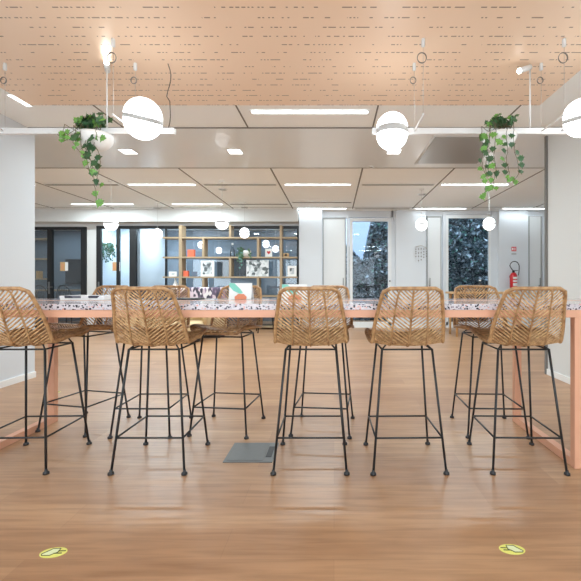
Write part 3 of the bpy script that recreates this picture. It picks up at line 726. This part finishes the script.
# ------------------------------------------------------------------ bookshelf
SY0, SY1 = 9.52, 9.8; SZ = 9.66
hz = [H(226, SZ)-.0, H(238.3, SZ), H(257.8, SZ), H(277.3, SZ), H(296, SZ), .33]
se = empty('bookshelf', (X(232, SZ), SZ, 0), 0, 'open light oak bookshelf grid standing before the blue-grey glazed room', 'bookshelf'); ox = X(232, SZ)
xl, xr = X(165, SZ)+0, -.90
for z in hz[1:]+[.06]: boxo('shelf', (xl-ox, xr-ox, -.14, .14, z-.018, z+.018), 'wood', se)
def up(px, z0, z1, w_=.027): x = X(px, SZ); boxo('upright', (x-w_-ox, x+w_-ox, -.138, .138, z0+.0181, z1-.0181), 'wood', se)
seg = list(zip([hz[1], hz[2], hz[3], hz[4], hz[5], .06], [hz[0]+.018, hz[1], hz[2], hz[3], hz[4], hz[5]]))
for i, (a, b_) in enumerate(seg):
    up(182.5, a, b_, .036); up(281.5, a, b_)
    if i % 2 == 0: up(231.5, a, b_)
    else: up(205, a, b_); up(259, a, b_)
def item(name, px, z, w_, h, d, m_, lab, cat, inner=None, y=SZ-.03):
    e = empty(name, (X(px, y), y, z+.0185), 0, lab, cat); boxo('board', (-w_/2, w_/2, -d/2, d/2, 0, h), m_, e, .002)
    if inner: boxo(inner[0], (-w_/2+inner[2], w_/2-inner[2], -d/2-.003, -d/2, inner[2], h-inner[2]), inner[1], e)
    return e
item('orange_box', 191.5, hz[2], .16, .175, .1, 'orangebox', 'orange card box on the upper shelf, left end', 'box')
item('orange_book', 186.3, hz[3], .11, .14, .1, 'orangebox', 'orange booklet on the middle shelf beside the small frame', 'book')
item('picture_frame', 173, hz[3], .19, .12, .03, 'white', 'small white frame with a round grey image on the shelf, far left', 'picture frame', ('picture', 'photo', .035))
item('poster', 207.5, hz[3], .33, .39, .012, 'paper', 'white poster with a pale black and white photo on the shelf', 'poster', ('picture', 'photo', .05), SZ-.10)
item('photo_print', 257.5, hz[3], .54, .40, .012, 'photo', 'wide black and white landscape photo leaning on the shelf', 'photo', None, SZ-.09)
item('picture_frame', 292, hz[3], .22, .26, .02, 'paper', 'white framed picture of a dark shape at the shelf right end', 'picture frame', ('picture', 'photo', .055))
hc = item('greeting_card', 268.7, hz[2], .17, .2, .01, 'paper', 'white card with a red heart on the upper shelf', 'card')
m = MB(); m.poly([(.045*1.0*math.sin(t_)**3, -.0065, .11+.04*(math.cos(t_)-.35*math.cos(2*t_)-.15*math.cos(3*t_))) for t_ in [2*PI*i/20 for i in range(20)]], (0,.001,0)); m.build('heart', 'red', hc)
ot = empty('toy_camera', (X(283.8, SZ)+.06, SZ-.03, hz[2]+.0185), 0, 'small orange and dark retro object on the upper shelf', 'ornament')
boxo('body', (-.07, .07, -.03, .03, 0, .09), 'oaktan', ot, .01); m = MB(); m.lathe([(.028, 0), (.028, -.02), (.018, -.024)], (0, -.03, .045), 16, 'y'); m.build('lens', 'dark', ot)
bt = empty('glass_bottle', (X(232.8, SZ), SZ-.03, hz[2]+.0185), 0, 'clear glass bottle with a slim neck on the upper shelf', 'bottle'); m = MB(); m.lathe([(.05,0),(.058,.02),(.058,.15),(.02,.21),(.018,.28),(.022,.29)], (0,0,0), 20); m.build('body', 'bottle', bt); m = MB(); m.lathe([(.024, .29), (.026, .33), (.012, .345)], (0,0,0), 14); m.build('stopper', 'white', bt)
vz = empty('white_vase', (X(176.3, SZ), SZ-.05, hz[4]+.0185), 0, 'white teardrop ceramic vase on the lower shelf', 'vase'); m = MB(); m.lathe([(.06,0),(.10,.06),(.095,.16),(.05,.28),(.02,.36),(.024,.40)], (0,0,0), 20); m.build('body', 'ceramic', vz); m = MB(); m.lathe([(.025, .398), (.03, .405), (.02, .41)], (0,0,0), 16); m.build('lip', 'ceramic', vz)
def shelf_plant(x, y, z, name, lab, r, hgt, trail, seed, hang=None, seat=None):
    rr = random.Random(seed); e = empty(name, (x, y, z), 0, lab, 'plant'); m = MB(); m.lathe([(r*.7, 0), (r, hgt*.6), (r, hgt), (r*.9, hgt), (r*.85, hgt*.8), (.00001, hgt*.8)], (0,0,0), 20); m.build('pot', 'ceramic', e)
    m = MB(); s_ = MB()
    for k in range(trail):
        a = rr.uniform(PI, 2*PI); dx = math.cos(a)*r*rr.uniform(1, 2.0); dy = -abs(math.sin(a))*r*1.1-.03; ln = rr.uniform(.1, .5); top_ = Vector((dx*.8, dy, hgt+rr.uniform(0, .07)))
        s_.tube([(0,0,hgt*.8), (dx*.5, dy*.6, hgt+.05), tuple(top_), (dx, dy-.01, hgt-ln)], .003, 4)
        for q in range(7):
            p = top_.lerp(Vector((dx, dy-.01, hgt-ln)), q/6)+Vector((rr.uniform(-.03,.03), rr.uniform(-.02,.01), 0)); m.cur = rr.choice((0,0,1)); add_leaf(m, p, .038, rr.uniform(-.8,.8), rr.uniform(-.6,.4), rr.uniform(-.8,.8))
    s_.build('stems', 'stem', e); m.build('leaves', ['leafd', 'fgreen'], e)
    if hang:
        m = MB()
        for q in range(3): a = 2*PI*q/3; m.rod((r*math.cos(a), r*math.sin(a), hgt), (0,0,hang-z), .004, 4)
        m.build('hanger', 'dark', e)
    return e
shelf_plant(X(246.5, SZ), SZ-.03, hz[2]+.0185, 'trailing_plant', 'small trailing plant in a white pot on the upper shelf', .12, .15, 9, 4)
shelf_plant(X(110, 10.6), 10.6, H(252, 10.6), 'hanging_plant', 'dark trailing plant hanging behind the glass door', .13, .16, 26, 6, 2.66)

# ------------------------------------------------------------------ meeting-room fittings
def tv(x0, x1, z0, z1, y, lab):
    e = empty('wall_screen', ((x0+x1)/2, y, z0), 0, lab, 'screen'); hw = (x1-x0)/2; boxo('housing', (-hw, hw, -.05, .0, 0, z1-z0), 'dark', e, .006); boxo('screen', (-hw+.02, hw-.02, -.052, -.05, .02, z1-z0-.02), 'screen', e)
tv(X(64, 11.5), X(84, 11.5), H(284, 11.5), H(259, 11.5), 11.598, 'dark wall screen in the left meeting room'); tv(X(217, 11.5), X(256, 11.5), H(277.5, 11.5), H(257.5, 11.5), 11.548, 'dark wall screen seen through the bookshelf')
for py, lab in ((239, 'top'), (259, 'middle'), (279, 'bottom')):
    x = X(42, 11.4)-.25; o = boxo('wall_shelf', (-9.2, X(48, 11.4), 11.35, 11.6, H(py, 11.4)-.02, H(py, 11.4)+.02), 'wood'); tag(o, lab+' light wooden wall shelf behind the left glass door', 'shelf', 'wall shelves in the left meeting room')
o = boxo('shelf_box', (X(36.5, 11.4), X(39, 11.4), 11.38, 11.55, H(279, 11.4)+.021, H(271, 11.4)), 'oaktan'); tag(o, 'small tan box on the bottom wall shelf behind the left glass door', 'box')
mt_ = empty('meeting_table', (-7.45, 10.9, 0), 0, 'light wooden table inside the left meeting room', 'table'); boxo('tabletop', (-1.1, 1.05, -.3, .3, .90, .94), 'wood', mt_, .004)
for sx in (-1, 1): boxo('leg', (sx*.95-.04, sx*.95+.04, -.25, .25, 0, .899), 'wood', mt_)
def spindle_chair():
    e = empty('spindle_chair', (0,0,0), 0, 'x', 'chair'); m = MB(); m.lathe([(.00001, .60), (.19, .60), (.21, .615), (.205, .635), (.00001, .63)], (0,0,0), 24); m.build('seat', 'blackframe', e)
    for sx in (-1, 1):
        for sy in (-1, 1): m = MB(); m.rod((sx*.13, sy*.13, .60), (sx*.21, sy*.2, 0), .013); m.build('leg', 'blackframe', e)
    m = MB(); bow = [(.2*math.cos(a), -.16-.09*math.sin(a), .632+.40*math.sin(a)**.8 if math.sin(a) > 0 else .632) for a in [PI*i/18 for i in range(19)]]; m.tube(bow, .011, 6); m.build('bow', 'blackframe', e)
    for k in range(1, 8):
        u = -1+k/4; a = math.acos(u*.93); m = MB(); m.rod((.13*u, -.165, .632), (.2*math.cos(a), -.16-.09*math.sin(a), .632+.40*math.sin(a)**.8), .006, 6); m.build('spindle', 'blackframe', e)
    return e
sc = spindle_chair(); sg = 'black spindle chairs'
for i, (x, y, rz, lab) in enumerate(((X(46, 10.4), 10.4, 0, 'black spindle chair at the meeting table, left one behind the mullion'), (X(69, 10.4), 10.4, 0, 'black spindle chair at the meeting table, under the wall screen'), (X(266, 9.05), 9.05, -1.3, 'black spindle chair in front of the bookshelf, right of the brochure'))):
    o = sc if i == 0 else copy_tree(sc); o.location = (x, y, 0); o.rotation_euler.z = rz; o['label'] = lab; o['group'] = sg
    if i < 2: o.scale = (1, 1, 1.03)
# bench with patterned backs
bn = empty('banquette_bench', ((X(134, 8.5)+X(226, 8.5))/2, 8.4, 0), 0, 'long low lounge bench with dark and mauve patterned back cushions', 'bench'); hw = (X(226, 8.5)-X(134, 8.5))/2
boxo('plinth', (-hw+.1, hw, -.35, .3, 0, .1), 'dark', bn); boxo('seat', (-hw, hw, -.4, .2, .1001, .45), 'tan', bn, .03); boxo('backrest', (-hw, hw, .2, .34, .1001, .98), 'darkpat', bn, .03)
boxo('back_cushion', (hw-1.05, hw, .05, .199, .451, 1.03), 'mauve', bn, .04); boxo('back_cushion', (-hw, -hw+.9, .05, .199, .451, 1.0), 'darkpat', bn, .04)
tc_ = empty('tub_chair', (X(190, 7.6)-.05, 7.6, 0), 0, 'pale tan rounded tub chair beyond the table', 'armchair')
m = MB(); m.lathe([(.26,.06),(.32,.1),(.33,.34),(.30,.38),(.00001,.38)], (0,0,0), 28); m.build('seat', 'tan', tc_)
m = MB(); arc = [PI*(-.05+1.1*i/20) for i in range(21)]
vs = []; 
for a in arc:
    for r_, z in ((.335,.30),(.36,.30),(.37,.66),(.355,.70),(.31,.70),(.30,.66),(.30,.385),(.335,.385)): vs.append((r_*math.cos(a), r_*math.sin(a), z))
fs = [(i*8+j, i*8+(j+1) % 8, (i+1)*8+(j+1) % 8, (i+1)*8+j) for i in range(20) for j in range(8)]+[tuple(range(8)), tuple(160+j for j in range(8))]
m.add(vs, fs, True); m.build('backrest', 'tan', tc_); m = MB(); m.lathe([(.24, 0), (.24, .06)], (0,0,0), 24); m.build('base', 'dark', tc_)
# oak high table + bottle right
ht = empty('high_table', (3.1, 8.5, 0), 0, 'light oak high table by the window at the right', 'table'); boxo('tabletop', (-.62, .75, -.3, .3, .89, .93), 'oaktan', ht, .005)
for sx in (-.52, .65):
    for sy in (-.24, .24): m = MB(); m.tube([(sx, sy, .89), (sx*1.02, sy, 0)], .03, 8, rr=[.035, .022]); m.build('leg', 'oaktan', ht)
gb = empty('water_bottle', (X(480, 8.5), 8.5, .931), 0, 'clear bottle standing on the oak high table', 'bottle'); m = MB(); m.lathe([(.045,0),(.05,.02),(.05,.14),(.02,.2),(.02,.23)], (0,0,0), 18); m.build('body', 'bottle', gb); m = MB(); m.lathe([(.022,.23),(.022,.255)], (0,0,0), 12); m.build('cap', 'white', gb)

# ------------------------------------------------------------------ fire extinguisher, sign, mobile
EY = 9.66
fe = empty('fire_extinguisher', (X(513.5, EY), EY, H(288, EY)), 0, 'red fire extinguisher with black hose hung on the white wall', 'fire extinguisher'); hgt = 15*EY/F
m = MB(); m.lathe([(.07,0),(.085,.015),(.085,hgt-.06),(.06,hgt-.01),(.03,hgt+.01)], (0,0,0), 24); m.build('cylinder', 'red', fe)
m = MB(); m.box(-.05,.055,-.088,-.0845,.05,.12); m.box(-.05,.055,-.088,-.0845,.15,.19); m.box(-.05,.055,-.088,-.0845,.22,.27); m.build('label', 'paper', fe)
m = MB(); m.lathe([(.028,hgt+.01),(.03,hgt+.05),(.015,hgt+.07)], (0,0,0), 14); m.box(-.02,.10,-.02,.02,hgt+.05,hgt+.065,.003); m.build('valve', 'dark', fe)
m = MB(); hp = [Vector((0,-.02,hgt+.04)), Vector((-.06,-.03,hgt+.10)), Vector((-.10,-.03,hgt+.19)), Vector((-.04,-.03,hgt+.27)), Vector((.06,-.03,hgt+.27)), Vector((.12,-.03,hgt+.19)), Vector((.12,-.03,hgt+.05)), Vector((.105,-.03,hgt-.06))]
fine = []
for i in range(len(hp)-1):
    for k in range(6):
        a_, b2, c2, d2 = hp[max(i-1,0)], hp[i], hp[i+1], hp[min(i+2, len(hp)-1)]; fine.append(Vector([cr(a_[q], b2[q], c2[q], d2[q], k/6) for q in range(3)]))
m.tube(fine+[hp[-1]], .011, 8); m.build('hose', 'dark', fe)
m = MB(); m.box(-.04, .04, .084, .139, hgt-.12, hgt-.06); m.build('wall_bracket', 'dark', fe)
fs_ = empty('fire_sign', (X(514, EY+.13), 9.797, H(249, 9.79)), 0, 'small square red and white fire equipment sign on the wall', 'sign')
m = MB(); m.box(-.06,.06,-.004,0,-.055,.055); m.build('board', 'signred', fs_); m = MB(); m.box(-.045,-.015,-.006,-.004,-.03,.03); m.box(0,.045,-.006,-.004,.012,.028); m.box(0,.045,-.006,-.004,-.03,-.012); m.build('pictogram', 'paper', fs_)
b = boxo('sign_plate', (X(514,9.79)-.06, X(514,9.79)+.06, 9.793, 9.7975, H(254.5,9.79), H(253.3,9.79)), 'paneldark'); tag(b, 'thin grey strip plate under the red fire sign', 'sign')
mo = empty('wall_mobile', (X(421, 9.7), 9.68, H(246, 9.7)), 0, 'pale mobile of small hanging shapes beside the white panel door', 'mobile'); rr = random.Random(2)
m = MB(); m.tube([(-.14,0,-.03),(0,0,.02),(.14,0,-.06)], .01, 6); m.tube([(0,0,.02),(0,.11,.02)], .006, 5); m.build('branch', 'wire', mo)
m = MB()
for q in range(5):
    x = -.13+q*.065; ln = rr.uniform(.25, .42); m.rod((x,0,-.02), (x,0,-ln), .002, 4)
m.build('strings', 'wire', mo)
for q in range(5):
    x = -.13+q*.065
    for k in range(4):
        z = -.06-k*(.06+.012*((q*7)%4))-rr.uniform(0,.03)
        p_ = MB(); p_.poly([(x-.016,-.004,z),(x,-.004,z+.022),(x+.016,-.004,z),(x,-.004,z-.022)], (0,.006,0)); p_.build('charm', 'coil', mo)

# ------------------------------------------------------------------ light, world, camera
for x, y in ((-7.6, 10.8), (-3.6, 10.8), (-1.8, 10.8), (-5.6, 10.5), (-4.45, 10.6)):  # last one is an extra, added to brighten the pale side wall
    e = empty('room_ceiling_light', (x, y, 2.66), 0, 'flat ceiling light inside the glazed meeting rooms, the one by the pale wall added to brighten it', 'ceiling light', 'ceiling lights inside the glazed meeting rooms'); boxo('frame', (-.33, .33, -.06, .06, -.01, -.0005), 'whitemetal', e); boxo('diffuser', (-.3, .3, -.04, .04, -.012, -.01), 'led', e); area(x, y, 2.64, .6, .08, {-4.45: 30, -5.6: 26}.get(x, 13))
wd = bpy.data.worlds.new('sky'); bpy.context.scene.world = wd; wd.use_nodes = True
bg = wd.node_tree.nodes['Background']; bg.inputs['Color'].default_value = (.80, .91, 1, 1); bg.inputs['Strength'].default_value = 4.5
cam = bpy.data.cameras.new('camera'); co = bpy.data.objects.new('camera', cam); C.objects.link(co)
cam.sensor_width = 36; cam.lens = F/581*36; cam.shift_x = -(VX-290.5)/581; cam.shift_y = (VY-290.5)/581; cam.clip_start = .05
co.location = (0, 0, EYE); co.rotation_euler = (PI/2, 0, 0)
bpy.context.scene.camera = co
vs2 = bpy.context.scene.view_settings; vs2.view_transform = 'Standard'; vs2.look = 'None'; vs2.exposure = .22; vs2.gamma = 1; vs2.use_curve_mapping = False
